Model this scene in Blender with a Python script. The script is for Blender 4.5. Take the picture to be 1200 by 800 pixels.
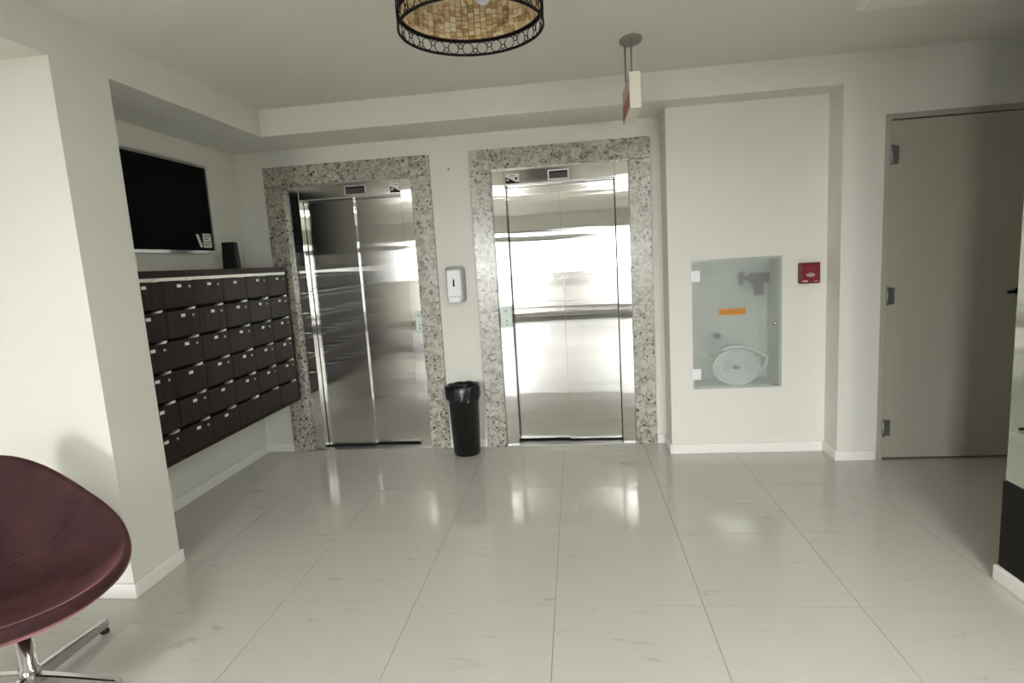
import bpy, bmesh, math, random
from mathutils import Vector, Matrix

for o in list(bpy.data.objects):
    bpy.data.objects.remove(o)
SC = bpy.context.scene
COL = SC.collection
PI = math.pi
rnd = random.Random(7)

# ------------------------------------------------------------------ camera
CAM_H = 1.41
YAW, PITCH, ROLL = -0.11695, 0.13917, -0.06073
_cy, _sy = math.cos(YAW), math.sin(YAW)
_cp, _sp = math.cos(PITCH), math.sin(PITCH)
_fw = Vector((_sy*_cp, _cy*_cp, -_sp))
_rt = Vector((_cy, -_sy, 0))
_up = _rt.cross(_fw)
_r2 = math.cos(ROLL)*_rt + math.sin(ROLL)*_up
_u2 = -math.sin(ROLL)*_rt + math.cos(ROLL)*_up
cam_d = bpy.data.cameras.new('camera')
cam_d.sensor_width = 36.0
cam_d.lens = 666.8/1200*36.0
cam_d.clip_start = 0.02
cam = bpy.data.objects.new('camera', cam_d)
COL.objects.link(cam)
M = Matrix((( _r2.x, _u2.x, -_fw.x, 0), (_r2.y, _u2.y, -_fw.y, 0), (_r2.z, _u2.z, -_fw.z, CAM_H), (0, 0, 0, 1)))
cam.matrix_world = M
SC.camera = cam

# ------------------------------------------------------------------ light and exposure
SC.view_settings.view_transform = 'Standard'
SC.view_settings.look = 'None'
SC.view_settings.gamma = 1.0
SC.view_settings.exposure = 0.08
SKY = 84.0
FILL_W = 48.0                    # each fill panel added behind the camera
world = bpy.data.worlds.new('overcast_sky')
SC.world = world
world.use_nodes = True
_bg = world.node_tree.nodes['Background']
_bg.inputs['Color'].default_value = (0.985, 0.985, 1.0, 1)
_bg.inputs['Strength'].default_value = SKY

REAR = -5.5                       # inner face of the entrance wall behind the camera
ENT = (-1.65, 1.08, 0.0, 2.06)    # entrance, glass darkened to dim its reflection: x0, x1, z0, z1
SIDE = [(-2.65, -1.75, 0.1, 2.05), (1.20, 1.60, 0.1, 2.10)]  # side windows added to light the lobby, kept clear of the lift reflections


def portal(name, loc, rot, sx, sy):
    l = bpy.data.lights.new(name, 'AREA')
    l.shape = 'RECTANGLE'
    l.size, l.size_y = sx, sy
    l.cycles.is_portal = True
    o = bpy.data.objects.new(name, l)
    o.location = loc
    o.rotation_euler = rot
    COL.objects.link(o)


# an area light's emission looks along its local -Z: rotate so that -Z points into the room (+Y)
for _o in [ENT]+SIDE:
    portal('window_daylight', ((_o[0]+_o[1])/2, REAR-0.14, (_o[2]+_o[3])/2), (PI/2, 0, 0), _o[1]-_o[0], _o[3]-_o[2])

# ------------------------------------------------------------------ helpers

def lin(c):
    return tuple((x/12.92 if x <= 0.04045 else ((x+0.055)/1.055)**2.4) for x in (v/255 for v in c))


def new_mat(name):
    m = bpy.data.materials.new(name)
    m.use_nodes = True
    nt = m.node_tree
    return m, nt, nt.nodes['Principled BSDF']


def mat(name, rgb, rough=0.5, metal=0.0, spec=0.5, bump=0.0, bscale=80, var=0.0, vscale=6.0, coat=0.0, sheen=0.0):
    m, nt, b = new_mat(name)
    c = lin(rgb)
    b.inputs['Base Color'].default_value = (*c, 1)
    b.inputs['Roughness'].default_value = rough
    b.inputs['Metallic'].default_value = metal
    b.inputs['Specular IOR Level'].default_value = spec
    b.inputs['Coat Weight'].default_value = coat
    b.inputs['Coat Roughness'].default_value = 0.05
    b.inputs['Sheen Weight'].default_value = sheen
    tc = nt.nodes.new('ShaderNodeTexCoord')
    if var:
        n = nt.nodes.new('ShaderNodeTexNoise')
        n.inputs['Scale'].default_value = vscale
        n.inputs['Detail'].default_value = 5
        nt.links.new(tc.outputs['Object'], n.inputs['Vector'])
        r = nt.nodes.new('ShaderNodeValToRGB')
        r.color_ramp.elements[0].position = 0.3
        r.color_ramp.elements[1].position = 0.7
        r.color_ramp.elements[0].color = (*[x*(1-var) for x in c], 1)
        r.color_ramp.elements[1].color = (*[min(1, x*(1+var)) for x in c], 1)
        nt.links.new(n.outputs['Fac'], r.inputs['Fac'])
        nt.links.new(r.outputs['Color'], b.inputs['Base Color'])
    if bump:
        n = nt.nodes.new('ShaderNodeTexNoise')
        n.inputs['Scale'].default_value = bscale
        n.inputs['Detail'].default_value = 4
        nt.links.new(tc.outputs['Object'], n.inputs['Vector'])
        bp = nt.nodes.new('ShaderNodeBump')
        bp.inputs['Strength'].default_value = bump
        bp.inputs['Distance'].default_value = 0.002
        nt.links.new(n.outputs['Fac'], bp.inputs['Height'])
        nt.links.new(bp.outputs['Normal'], b.inputs['Normal'])
    return m


def ramp(nt, stops):
    r = nt.nodes.new('ShaderNodeValToRGB')
    e = r.color_ramp.elements
    e[0].position, e[0].color = stops[0][0], (*stops[0][1], 1)
    e[1].position, e[1].color = stops[-1][0], (*stops[-1][1], 1)
    for p, c in stops[1:-1]:
        x = e.new(p)
        x.color = (*c, 1)
    return r


class MB:
    """collects simple shapes; build() links them as ONE mesh object"""
    def __init__(self):
        self.bm = bmesh.new()

    def box(self, x0, x1, y0, y1, z0, z1, bevel=0.0, seg=2):
        g = bmesh.ops.create_cube(self.bm, size=1.0)
        vs = g['verts']
        for v in vs:
            v.co = Vector(((x0+x1)/2+v.co.x*(x1-x0), (y0+y1)/2+v.co.y*(y1-y0), (z0+z1)/2+v.co.z*(z1-z0)))
        if bevel:
            es = list({e for v in vs for e in v.link_edges})
            bmesh.ops.bevel(self.bm, geom=es, offset=bevel, segments=seg, affect='EDGES', profile=0.5)
        return self

    def lathe(self, prof, center=(0, 0), n=32, a0=0.0, a1=2*PI, axis='z', smooth=True):
        full = abs(a1-a0-2*PI) < 1e-6
        rings = []
        m = n if full else n+1
        for r, z in prof:
            ring = []
            for i in range(m):
                a = a0+(a1-a0)*i/n
                if axis == 'z':
                    co = (center[0]+r*math.cos(a), center[1]+r*math.sin(a), z)
                elif axis == 'y':
                    co = (center[0]+r*math.cos(a), z, center[1]+r*math.sin(a))
                else:
                    co = (z, center[0]+r*math.cos(a), center[1]+r*math.sin(a))
                ring.append(self.bm.verts.new(co))
            rings.append(ring)
        for k in range(len(rings)-1):
            for i in range(m if full else m-1):
                j = (i+1) % m
                f = self.bm.faces.new((rings[k][i], rings[k][j], rings[k+1][j], rings[k+1][i]))
                f.smooth = smooth
        return self

    def tube(self, pts, r, n=10, closed=False, caps=True, flat=1.0, up=Vector((0, 0, 1))):
        pts = [Vector(p) for p in pts]
        rr = r if isinstance(r, (list, tuple)) else [r]*len(pts)
        rings = []
        L = len(pts)
        for i, p in enumerate(pts):
            if closed:
                t = pts[(i+1) % L]-pts[i-1]
            else:
                t = pts[min(i+1, L-1)]-pts[max(i-1, 0)]
            t.normalize()
            u = up if abs(t.dot(up)) < 0.95 else Vector((1, 0, 0))
            s = t.cross(u).normalized()
            w = s.cross(t).normalized()
            rings.append([self.bm.verts.new(p+rr[i]*(math.cos(2*PI*k/n)*s+flat*math.sin(2*PI*k/n)*w)) for k in range(n)])
        for i in range(L if closed else L-1):
            a, b = rings[i], rings[(i+1) % L]
            for k in range(n):
                f = self.bm.faces.new((a[k], a[(k+1) % n], b[(k+1) % n], b[k]))
                f.smooth = True
        if caps and not closed:
            self.bm.faces.new(rings[0])
            self.bm.faces.new(list(reversed(rings[-1])))
        return self

    def prism(self, poly, axis, a, b):
        """extrude a 2-D polygon along an axis ('x','y','z') from a to b"""
        def co(p, t):
            if axis == 'y':
                return (p[0], t, p[1])
            if axis == 'x':
                return (t, p[0], p[1])
            return (p[0], p[1], t)
        A = [self.bm.verts.new(co(p, a)) for p in poly]
        B = [self.bm.verts.new(co(p, b)) for p in poly]
        self.bm.faces.new(A)
        self.bm.faces.new(list(reversed(B)))
        n = len(poly)
        for i in range(n):
            self.bm.faces.new((A[i], A[(i+1) % n], B[(i+1) % n], B[i]))
        return self

    def ball(self, c, r, sx=1, sy=1, sz=1, n=16):
        g = bmesh.ops.create_uvsphere(self.bm, u_segments=n, v_segments=n//2, radius=r)
        for v in g['verts']:
            v.co = Vector((c[0]+v.co.x*sx, c[1]+v.co.y*sy, c[2]+v.co.z*sz))
            for f in v.link_faces:
                f.smooth = True
        return self

    def mesh(self, name):
        bmesh.ops.recalc_face_normals(self.bm, faces=self.bm.faces)
        me = bpy.data.meshes.new(name)
        self.bm.to_mesh(me)
        self.bm.free()
        return me

    def build(self, name, m, parent=None, label=None, loc=None):
        me = self.mesh(name)
        if m:
            me.materials.append(m)
        o = bpy.data.objects.new(name, me)
        COL.objects.link(o)
        if parent:
            o.parent = parent
        if loc:
            o.location = loc
        if label:
            o['label'] = label
        return o


def tag(o, label, cat, group=None):
    o['label'] = label
    o['category'] = cat
    if group:
        o['group'] = group
    return o


def thing(name, label, cat, loc=(0, 0, 0), rz=0.0, group=None):
    o = bpy.data.objects.new(name, None)
    o.empty_display_size = 0.1
    COL.objects.link(o)
    o.location = loc
    o.rotation_euler = (0, 0, rz)
    return tag(o, label, cat, group)


def struct(name, mb, m, label, parent=None):
    o = mb.build(name, m, parent)
    o['kind'] = 'structure'
    if parent is None:
        tag(o, label, 'structure')
        del o['category']
    return o


def copy_of(o, parent, loc, rot=None):
    c = o.copy()
    COL.objects.link(c)
    c.parent = parent
    c.location = loc
    if rot:
        c.rotation_euler = rot
    return c


# ------------------------------------------------------------------ materials
WALL = mat('painted_plaster', (224, 223, 215), 0.65, spec=0.3, bump=0.25, bscale=220, var=0.012, vscale=1.5)
CEIL = mat('ceiling_paint', (222, 221, 213), 0.75, spec=0.25, bump=0.2, bscale=200)
SKIRT = mat('white_skirting', (238, 237, 231), 0.35, spec=0.5)
GROUT = mat('tile_grout', (118, 110, 98), 0.9)
GREYDOOR = mat('grey_door_paint', (172, 168, 156), 0.5, spec=0.4, bump=0.15, bscale=150)
HINGE = mat('hinge_metal', (168, 170, 174), 0.4, metal=1.0)
BLACK = mat('black_plastic', (13, 13, 14), 0.55, spec=0.25)
BLACKB = mat('black_bin_plastic', (11, 12, 15), 0.32, spec=0.5)
BAG = mat('black_bag_film', (16, 20, 27), 0.28, spec=0.6, bump=0.4, bscale=60)
BOARD = mat('black_board_face', (6, 8, 8), 0.75, spec=0.1)
ALU = mat('brushed_aluminium', (176, 178, 178), 0.35, metal=1.0)
SILVER = mat('silver_tab', (225, 224, 218), 0.35, metal=0.6)
PAPER = mat('white_paper', (225, 225, 218), 0.8)
GREYINK = mat('grey_print', (120, 120, 116), 0.8)
WHITEP = mat('white_plastic', (232, 234, 236), 0.35)
GREYP = mat('grey_translucent_plastic', (176, 178, 174), 0.4)
TEAL = mat('pale_green_plate', (205, 222, 214), 0.35)
DARKBTN = mat('grey_button', (110, 120, 116), 0.4)
SCREEN = mat('dark_display', (82, 66, 74), 0.2)
SCREEN2 = mat('dark_display_band', (40, 26, 34), 0.2)
RED = mat('red_alarm_plastic', (104, 26, 34), 0.4)
REDL = mat('red_alarm_cover', (122, 34, 44), 0.35)
PINK = mat('pale_print', (224, 176, 176), 0.6)
GREYPILL = mat('grey_print_pill', (172, 160, 150), 0.5)
ORANGE = mat('ochre_sign', (205, 140, 48), 0.45)
BROWNINK = mat('brown_lettering', (84, 46, 14), 0.6)
CHROME = mat('chrome', (205, 204, 204), 0.12, metal=1.0)
RUBBER = mat('black_rubber', (14, 14, 14), 0.6)
BLACKIRON = mat('black_iron', (17, 15, 14), 0.7, spec=0.2)
BULB = mat('frosted_bulb', (226, 228, 232), 0.35)
BRASS = mat('brass_valve', (60, 50, 38), 0.5, metal=0.3)
HOSE = mat('white_hose_canvas', (244, 247, 245), 0.85, bump=0.3, bscale=300)
HOSELINE = mat('hose_edge', (150, 168, 166), 0.85)
NICHE = mat('cabinet_interior_paint', (226, 229, 224), 0.6)
GAPSHADE = mat('gap_shade', (16, 16, 17), 0.9)  # near-black colour standing for the shade behind door gaps
CREAM = mat('cream_sign_body', (228, 224, 208), 0.5)
SIGNRED = mat('red_sign_face', (150, 62, 58), 0.4)
SIGNPALE = mat('pale_sign_face', (198, 172, 162), 0.4)
GREYMETAL = mat('grey_ceiling_plate', (132, 130, 118), 0.5)
RODM = mat('grey_rod', (118, 117, 106), 0.5)
CONCRETE = mat('outdoor_paving', (168, 166, 158), 0.85, var=0.06)
DARKFRAME = mat('dark_door_frame', (60, 60, 58), 0.4)


def tile_material():
    m, nt, b = new_mat('polished_porcelain')
    tc = nt.nodes.new('ShaderNodeTexCoord')
    oi = nt.nodes.new('ShaderNodeObjectInfo')
    mul = nt.nodes.new('ShaderNodeMath')
    mul.operation = 'MULTIPLY'
    mul.inputs[1].default_value = 40.0
    nt.links.new(oi.outputs['Random'], mul.inputs[0])
    mp = nt.nodes.new('ShaderNodeMapping')
    mp.inputs['Rotation'].default_value = (0, 0, math.radians(28))
    mp.inputs['Scale'].default_value = (3.2, 11.0, 1)
    nt.links.new(tc.outputs['Object'], mp.inputs['Vector'])
    comb = nt.nodes.new('ShaderNodeCombineXYZ')
    nt.links.new(mul.outputs[0], comb.inputs[0])
    nt.links.new(mul.outputs[0], comb.inputs[2])
    nt.links.new(comb.outputs[0], mp.inputs['Location'])
    n1 = nt.nodes.new('ShaderNodeTexNoise')
    n1.inputs['Scale'].default_value = 1.3
    n1.inputs['Detail'].default_value = 8
    n1.inputs['Roughness'].default_value = 0.62
    n1.inputs['Distortion'].default_value = 0.8
    nt.links.new(mp.outputs[0], n1.inputs['Vector'])
    base = lin((195, 193, 185))
    dark = lin((164, 160, 150))
    r = ramp(nt, [(0.0, dark), (0.31, lin((178, 175, 167))), (0.39, base), (0.60, base), (1.0, lin((201, 199, 191)))])
    nt.links.new(n1.outputs['Fac'], r.inputs['Fac'])
    nt.links.new(r.outputs['Color'], b.inputs['Base Color'])
    b.inputs['Roughness'].default_value = 0.10
    b.inputs['Specular IOR Level'].default_value = 0.6
    return m


TILE = tile_material()


def granite_material():
    m, nt, b = new_mat('speckled_granite')
    tc = nt.nodes.new('ShaderNodeTexCoord')
    oi = nt.nodes.new('ShaderNodeObjectInfo')
    va = nt.nodes.new('ShaderNodeVectorMath')
    va.operation = 'ADD'
    mul = nt.nodes.new('ShaderNodeMath')
    mul.operation = 'MULTIPLY'
    mul.inputs[1].default_value = 30
    nt.links.new(oi.outputs['Random'], mul.inputs[0])
    nt.links.new(tc.outputs['Object'], va.inputs[0])
    nt.links.new(mul.outputs[0], va.inputs[1])
    n1 = nt.nodes.new('ShaderNodeTexNoise')
    n1.inputs['Scale'].default_value = 26
    n1.inputs['Detail'].default_value = 6
    n1.inputs['Roughness'].default_value = 0.65
    n1.inputs['Distortion'].default_value = 1.2
    nt.links.new(va.outputs[0], n1.inputs['Vector'])
    r1 = ramp(nt, [(0.28, lin((80, 74, 66))), (0.40, lin((132, 127, 115))), (0.50, lin((166, 162, 150))), (0.62, lin((192, 190, 179))), (0.8, lin((150, 138, 128)))])
    nt.links.new(n1.outputs['Fac'], r1.inputs['Fac'])
    v = nt.nodes.new('ShaderNodeTexVoronoi')
    v.inputs['Scale'].default_value = 48
    v.inputs['Randomness'].default_value = 1.0
    n2 = nt.nodes.new('ShaderNodeTexNoise')
    n2.inputs['Scale'].default_value = 50
    n2.inputs['Detail'].default_value = 3
    nt.links.new(va.outputs[0], n2.inputs['Vector'])
    mixv = nt.nodes.new('ShaderNodeVectorMath')
    mixv.operation = 'MULTIPLY_ADD'
    mixv.inputs[1].default_value = (0.02, 0.02, 0.02)
    nt.links.new(n2.outputs['Color'], mixv.inputs[0])
    nt.links.new(va.outputs[0], mixv.inputs[2])
    nt.links.new(mixv.outputs[0], v.inputs['Vector'])
    sep = nt.nodes.new('ShaderNodeSeparateColor')
    nt.links.new(v.outputs['Color'], sep.inputs[0])
    r2 = ramp(nt, [(0.0, (1, 1, 1)), (0.13, (1, 1, 1)), (0.17, (0, 0, 0))])
    nt.links.new(sep.outputs[0], r2.inputs['Fac'])
    r3 = ramp(nt, [(0.0, (1, 1, 1)), (0.35, (1, 1, 1)), (0.5, (0, 0, 0))])
    nt.links.new(v.outputs['Distance'], r3.inputs['Fac'])
    mm = nt.nodes.new('ShaderNodeMath')
    mm.operation = 'MULTIPLY'
    nt.links.new(r2.outputs['Color'], mm.inputs[0])
    nt.links.new(r3.outputs['Color'], mm.inputs[1])
    mix = nt.nodes.new('ShaderNodeMix')
    mix.data_type = 'RGBA'
    nt.links.new(mm.outputs[0], mix.inputs[0])
    nt.links.new(r1.outputs['Color'], mix.inputs[6])
    mix.inputs[7].default_value = (*lin((52, 47, 43)), 1)
    nt.links.new(mix.outputs[2], b.inputs['Base Color'])
    b.inputs['Roughness'].default_value = 0.22
    return m


GRANITE = granite_material()


def steel_material():
    m = bpy.data.materials.new('brushed_steel')
    m.use_nodes = True
    nt = m.node_tree
    nt.nodes.clear()
    out = nt.nodes.new('ShaderNodeOutputMaterial')
    b = nt.nodes.new('ShaderNodeBsdfAnisotropic')
    b.distribution = 'BECKMANN'
    b.inputs['Color'].default_value = (*lin((234, 233, 231)), 1)
    b.inputs['Roughness'].default_value = 0.095
    b.inputs['Anisotropy'].default_value = STEEL_ANISO
    nt.links.new(b.outputs[0], out.inputs['Surface'])
    tg = nt.nodes.new('ShaderNodeTangent')
    tg.direction_type = 'RADIAL'
    tg.axis = 'Z'
    nt.links.new(tg.outputs[0], b.inputs['Tangent'])
    tc = nt.nodes.new('ShaderNodeTexCoord')
    mp = nt.nodes.new('ShaderNodeMapping')
    mp.inputs['Scale'].default_value = (0.35, 0.35, 9.0)
    nt.links.new(tc.outputs['Object'], mp.inputs['Vector'])
    n = nt.nodes.new('ShaderNodeTexNoise')
    n.inputs['Scale'].default_value = 1.0
    n.inputs['Detail'].default_value = 1.5
    nt.links.new(mp.outputs[0], n.inputs['Vector'])
    bp = nt.nodes.new('ShaderNodeBump')
    bp.inputs['Strength'].default_value = 0.3
    bp.inputs['Distance'].default_value = 0.004
    nt.links.new(n.outputs['Fac'], bp.inputs['Height'])
    nt.links.new(bp.outputs['Normal'], b.inputs['Normal'])
    return m


STEEL_ANISO = -0.85
STEEL = steel_material()


def wood_material(name, grain, cols):
    m, nt, b = new_mat(name)
    tc = nt.nodes.new('ShaderNodeTexCoord')
    oi = nt.nodes.new('ShaderNodeObjectInfo')
    mul = nt.nodes.new('ShaderNodeMath')
    mul.operation = 'MULTIPLY'
    mul.inputs[1].default_value = 20
    nt.links.new(oi.outputs['Random'], mul.inputs[0])
    va = nt.nodes.new('ShaderNodeVectorMath')
    va.operation = 'ADD'
    nt.links.new(tc.outputs['Object'], va.inputs[0])
    nt.links.new(mul.outputs[0], va.inputs[1])
    mp = nt.nodes.new('ShaderNodeMapping')
    mp.inputs['Scale'].default_value = grain
    nt.links.new(va.outputs[0], mp.inputs['Vector'])
    n = nt.nodes.new('ShaderNodeTexNoise')
    n.inputs['Scale'].default_value = 1.0
    n.inputs['Detail'].default_value = 4
    nt.links.new(mp.outputs[0], n.inputs['Vector'])
    r = ramp(nt, [(0.3, lin(cols[0])), (0.55, lin(cols[1])), (0.75, lin(cols[2]))])
    nt.links.new(n.outputs['Fac'], r.inputs['Fac'])
    nt.links.new(r.outputs['Color'], b.inputs['Base Color'])
    b.inputs['Roughness'].default_value = 0.5
    b.inputs['Specular IOR Level'].default_value = 0.15
    return m


WOOD = wood_material('dark_wenge_laminate', (70, 70, 3), ((24, 16, 14), (40, 28, 24), (54, 40, 34)))
PANELWOOD = wood_material('dark_panel_laminate', (3, 3, 60), ((20, 18, 15), (30, 27, 23), (40, 36, 31)))
SLOTSHADE = mat('slot_shade', (10, 8, 8), 0.8)  # near-black colour standing for the shade inside the letter slots


def velvet_material():
    m, nt, b = new_mat('plum_velvet')
    tc = nt.nodes.new('ShaderNodeTexCoord')
    n = nt.nodes.new('ShaderNodeTexNoise')
    n.inputs['Scale'].default_value = 9
    n.inputs['Detail'].default_value = 5
    n.inputs['Distortion'].default_value = 0.6
    nt.links.new(tc.outputs['Object'], n.inputs['Vector'])
    r = ramp(nt, [(0.3, lin((50, 29, 32))), (0.55, lin((60, 36, 38))), (0.75, lin((72, 45, 46)))])
    nt.links.new(n.outputs['Fac'], r.inputs['Fac'])
    nt.links.new(r.outputs['Color'], b.inputs['Base Color'])
    b.inputs['Roughness'].default_value = 0.75
    b.inputs['Specular IOR Level'].default_value = 0.2
    b.inputs['Sheen Weight'].default_value = 0.9
    b.inputs['Sheen Roughness'].default_value = 0.35
    b.inputs['Sheen Tint'].default_value = (*lin((210, 150, 150)), 1)
    n2 = nt.nodes.new('ShaderNodeTexNoise')
    n2.inputs['Scale'].default_value = 14
    nt.links.new(tc.outputs['Object'], n2.inputs['Vector'])
    bp = nt.nodes.new('ShaderNodeBump')
    bp.inputs['Strength'].default_value = 0.25
    bp.inputs['Distance'].default_value = 0.01
    nt.links.new(n2.outputs['Fac'], bp.inputs['Height'])
    nt.links.new(bp.outputs['Normal'], b.inputs['Normal'])
    return m


VELVET = velvet_material()


def frosted_material():
    m, nt, b = new_mat('frosted_green_glass')
    b.inputs['Base Color'].default_value = (*lin((249, 254, 251)), 1)
    b.inputs['Transmission Weight'].default_value = 0.86
    b.inputs['Roughness'].default_value = 0.255
    b.inputs['IOR'].default_value = 1.3
    b.inputs['Coat Weight'].default_value = 1.0
    b.inputs['Coat Roughness'].default_value = 0.01
    return m


FROST = frosted_material()


def pane_material(name, tint):
    m = bpy.data.materials.new(name)
    m.use_nodes = True
    nt = m.node_tree
    nt.nodes.clear()
    out = nt.nodes.new('ShaderNodeOutputMaterial')
    t = nt.nodes.new('ShaderNodeBsdfTransparent')
    t.inputs['Color'].default_value = (*tint, 1)
    g = nt.nodes.new('ShaderNodeBsdfGlossy')
    g.inputs['Roughness'].default_value = 0.02
    f = nt.nodes.new('ShaderNodeFresnel')
    f.inputs['IOR'].default_value = 1.45
    mx = nt.nodes.new('ShaderNodeMixShader')
    nt.links.new(f.outputs[0], mx.inputs[0])
    nt.links.new(t.outputs[0], mx.inputs[1])
    nt.links.new(g.outputs[0], mx.inputs[2])
    nt.links.new(mx.outputs[0], out.inputs['Surface'])
    return m


PANE = pane_material('clear_pane', (0.95, 0.955, 0.95))
DIMPANE = pane_material('dimmed_pane', (0.10, 0.10, 0.098))  # tint added to dim the daylight mirrored in the lift doors
MIRROR = mat('mirror_glass', (232, 238, 232), 0.015, metal=1.0)


def shell_material():
    m, nt, b = new_mat('capiz_shell')
    g = nt.nodes.new('ShaderNodeNewGeometry')
    r = ramp(nt, [(0.0, lin((188, 152, 104))), (0.3, lin((226, 196, 150))), (0.6, lin((240, 220, 182))), (1.0, lin((248, 236, 208)))])
    nt.links.new(g.outputs['Random Per Island'], r.inputs['Fac'])
    tc = nt.nodes.new('ShaderNodeTexCoord')
    n = nt.nodes.new('ShaderNodeTexNoise')
    n.inputs['Scale'].default_value = 26
    nt.links.new(tc.outputs['Object'], n.inputs['Vector'])
    r2 = ramp(nt, [(0.33, lin((206, 180, 136))), (0.46, (1, 1, 1))])
    nt.links.new(n.outputs['Fac'], r2.inputs['Fac'])
    mx = nt.nodes.new('ShaderNodeMix')
    mx.data_type = 'RGBA'
    mx.blend_type = 'MULTIPLY'
    mx.inputs[0].default_value = 1.0
    nt.links.new(r.outputs['Color'], mx.inputs[6])
    nt.links.new(r2.outputs['Color'], mx.inputs[7])
    nt.links.new(mx.outputs[2], b.inputs['Base Color'])
    b.inputs['Roughness'].default_value = 0.3
    return m


CAPIZ = shell_material()

# ------------------------------------------------------------------ the room
YB, YR, YP = 4.215, 3.970, 3.776
XLL, XL, XR, XRP = -2.541, -2.053, 0.626, 1.641
ZS, ZC = 2.338, 2.512
YPF, YPN = 2.502, 2.201
XMW = 1.690                        # mirror wall face
YME = 2.384                       # its far end
XFAR = 2.86                       # side wall of the dim passage
XW = -4.7                         # far left wall of the lobby

# floor: slab plus one object per tile
floor = struct('floor', MB().box(XW-0.1, XFAR+0.1, REAR-0.2, 4.6, -0.12, -0.004), GROUT, 'pale polished porcelain tiled lobby floor')
TX0, TSX, TY0, TSY = -0.142, 0.595, 2.172, 0.608
tile_me = MB().box(-TSX/2+0.0009, TSX/2-0.0009, -TSY/2+0.0009, TSY/2-0.0009, -0.01, 0.0).mesh('tile')
tile_me.materials.append(TILE)
for i in range(-8, 5):
    for j in range(-13, 4):
        t = bpy.data.objects.new('tile', tile_me)
        COL.objects.link(t)
        t.parent = floor
        t.location = (TX0+(i+0.5)*TSX, TY0+(j+0.5)*TSY, rnd.uniform(-0.0003, 0.0))

struct('ceiling', MB().box(XW-0.1, XFAR+0.1, REAR-0.2, 4.6, ZC, ZC+0.12), CEIL, 'plain off-white lobby ceiling')

# lift wall with two openings
E1X, E2X = -1.665, -0.087
OPW, OPH = 0.40, 1.97             # rough opening half width / height behind the linings
w = MB()
w.box(XLL-0.1, E1X-0.5, YB, YB+0.3, 0, ZC)
w.box(E1X+0.5, E2X-0.5, YB, YB+0.3, 0, ZC)
w.box(E2X+0.5, XRP+0.1, YB, YB+0.3, 0, ZC)
w.box(E1X-0.5, E1X+0.5, YB, YB+0.3, 2.08, ZC)
w.box(E2X-0.5, E2X+0.5, YB, YB+0.3, 2.08, ZC)
struct('wall_back', w, WALL, 'off-white wall holding both lift entrances')

# hydrant wall with its niche
GX0, GX1, GZ0, GZ1 = 0.777, 1.357, 0.462, 1.345
nx0, nx1, nz0, nz1 = GX0+0.012, GX1-0.012, GZ0+0.012, GZ1-0.012
w = MB()
w.box(XR, nx0, YR, YB, 0, ZS)
w.box(nx1, XRP, YR, YB, 0, ZS)
w.box(nx0, nx1, YR, YB, 0, nz0)
w.box(nx0, nx1, YR, YB, nz1, ZS)
struct('wall_hydrant', w, WALL, 'off-white projecting wall around the frosted glass cabinet')

# pier and door wall
DX0, DX1, DZ = 1.881, 2.745, 2.144
w = MB()
w.box(XRP, DX0, YP, YB+0.3, 0, ZC)
w.box(DX1, XFAR+0.1, YP, YB+0.3, 0, ZC)
w.box(DX0, DX1, YP, YB+0.3, DZ, ZC)
struct('wall_door', w, WALL, 'off-white pier and wall around the grey door')

# dropped soffits
struct('trim_1', MB().box(XL, XRP, YP, YB, ZS, ZC), WALL, 'dropped soffit above the two lifts')
struct('trim_2', MB().box(XLL, XL, YPF, YB, ZS, ZC), WALL, 'dropped soffit above the letterbox recess')

# left side: recess wall, return wall with its pier end
struct('wall_left', MB().box(XLL-0.15, XLL, YPF, YB, 0, ZC), WALL, 'off-white recess wall behind the letterboxes')
struct('wall_pier', MB().box(XW, XL, YPN, YPF, 0, ZC), WALL, 'white wall and pier end behind the plum chair')
struct('trim_3', MB().box(XW, XL, -1.6, YPN, ZS, ZC), WALL, 'dropped ceiling over the seating corner at the left')

# mirror partition on the right, dark passage behind it
mw = struct('wall_right', MB().box(XMW, XMW+0.08, REAR, YME, 0, ZC), WALL, 'partition at the right edge clad in dark wood and mirror')
MB().box(XMW-0.018, XMW, REAR, YME, 0, 0.42).build('wood_panel', PANELWOOD, mw, 'dark wood panel along the foot of the partition')
struct('wall_passage', MB().box(XFAR, XFAR+0.1, REAR, YP+0.3, 0, ZC), WALL, 'side wall of the passage behind the partition')
tag(MB().box(XMW-0.010, XMW-0.002, REAR+0.1, YME-0.002, 0.423, 2.2).build('wall_mirror', MIRROR),
    'tall mirror above dark wood panel at the right edge', 'mirror')

# walls behind the camera
struct('wall_side', MB().box(XW-0.1, XW, REAR, YPN, 0, ZC), WALL, 'far left lobby wall')
xs = sorted([XW-0.1, XFAR+0.1]+[v for o_ in [ENT]+SIDE for v in o_[:2]])
w = MB()
for a, b in zip(xs[:-1], xs[1:]):
    op = next((o_ for o_ in [ENT]+SIDE if o_[0] <= (a+b)/2 <= o_[1]), None)
    if op is None:
        w.box(a, b, REAR-0.2, REAR, 0, ZC)
    else:
        w.box(a, b, REAR-0.2, REAR, op[3], ZC)
        if op[2] > 0:
            w.box(a, b, REAR-0.2, REAR, 0, op[2])
struct('wall_front', w, WALL, 'entrance wall behind the camera')


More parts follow.
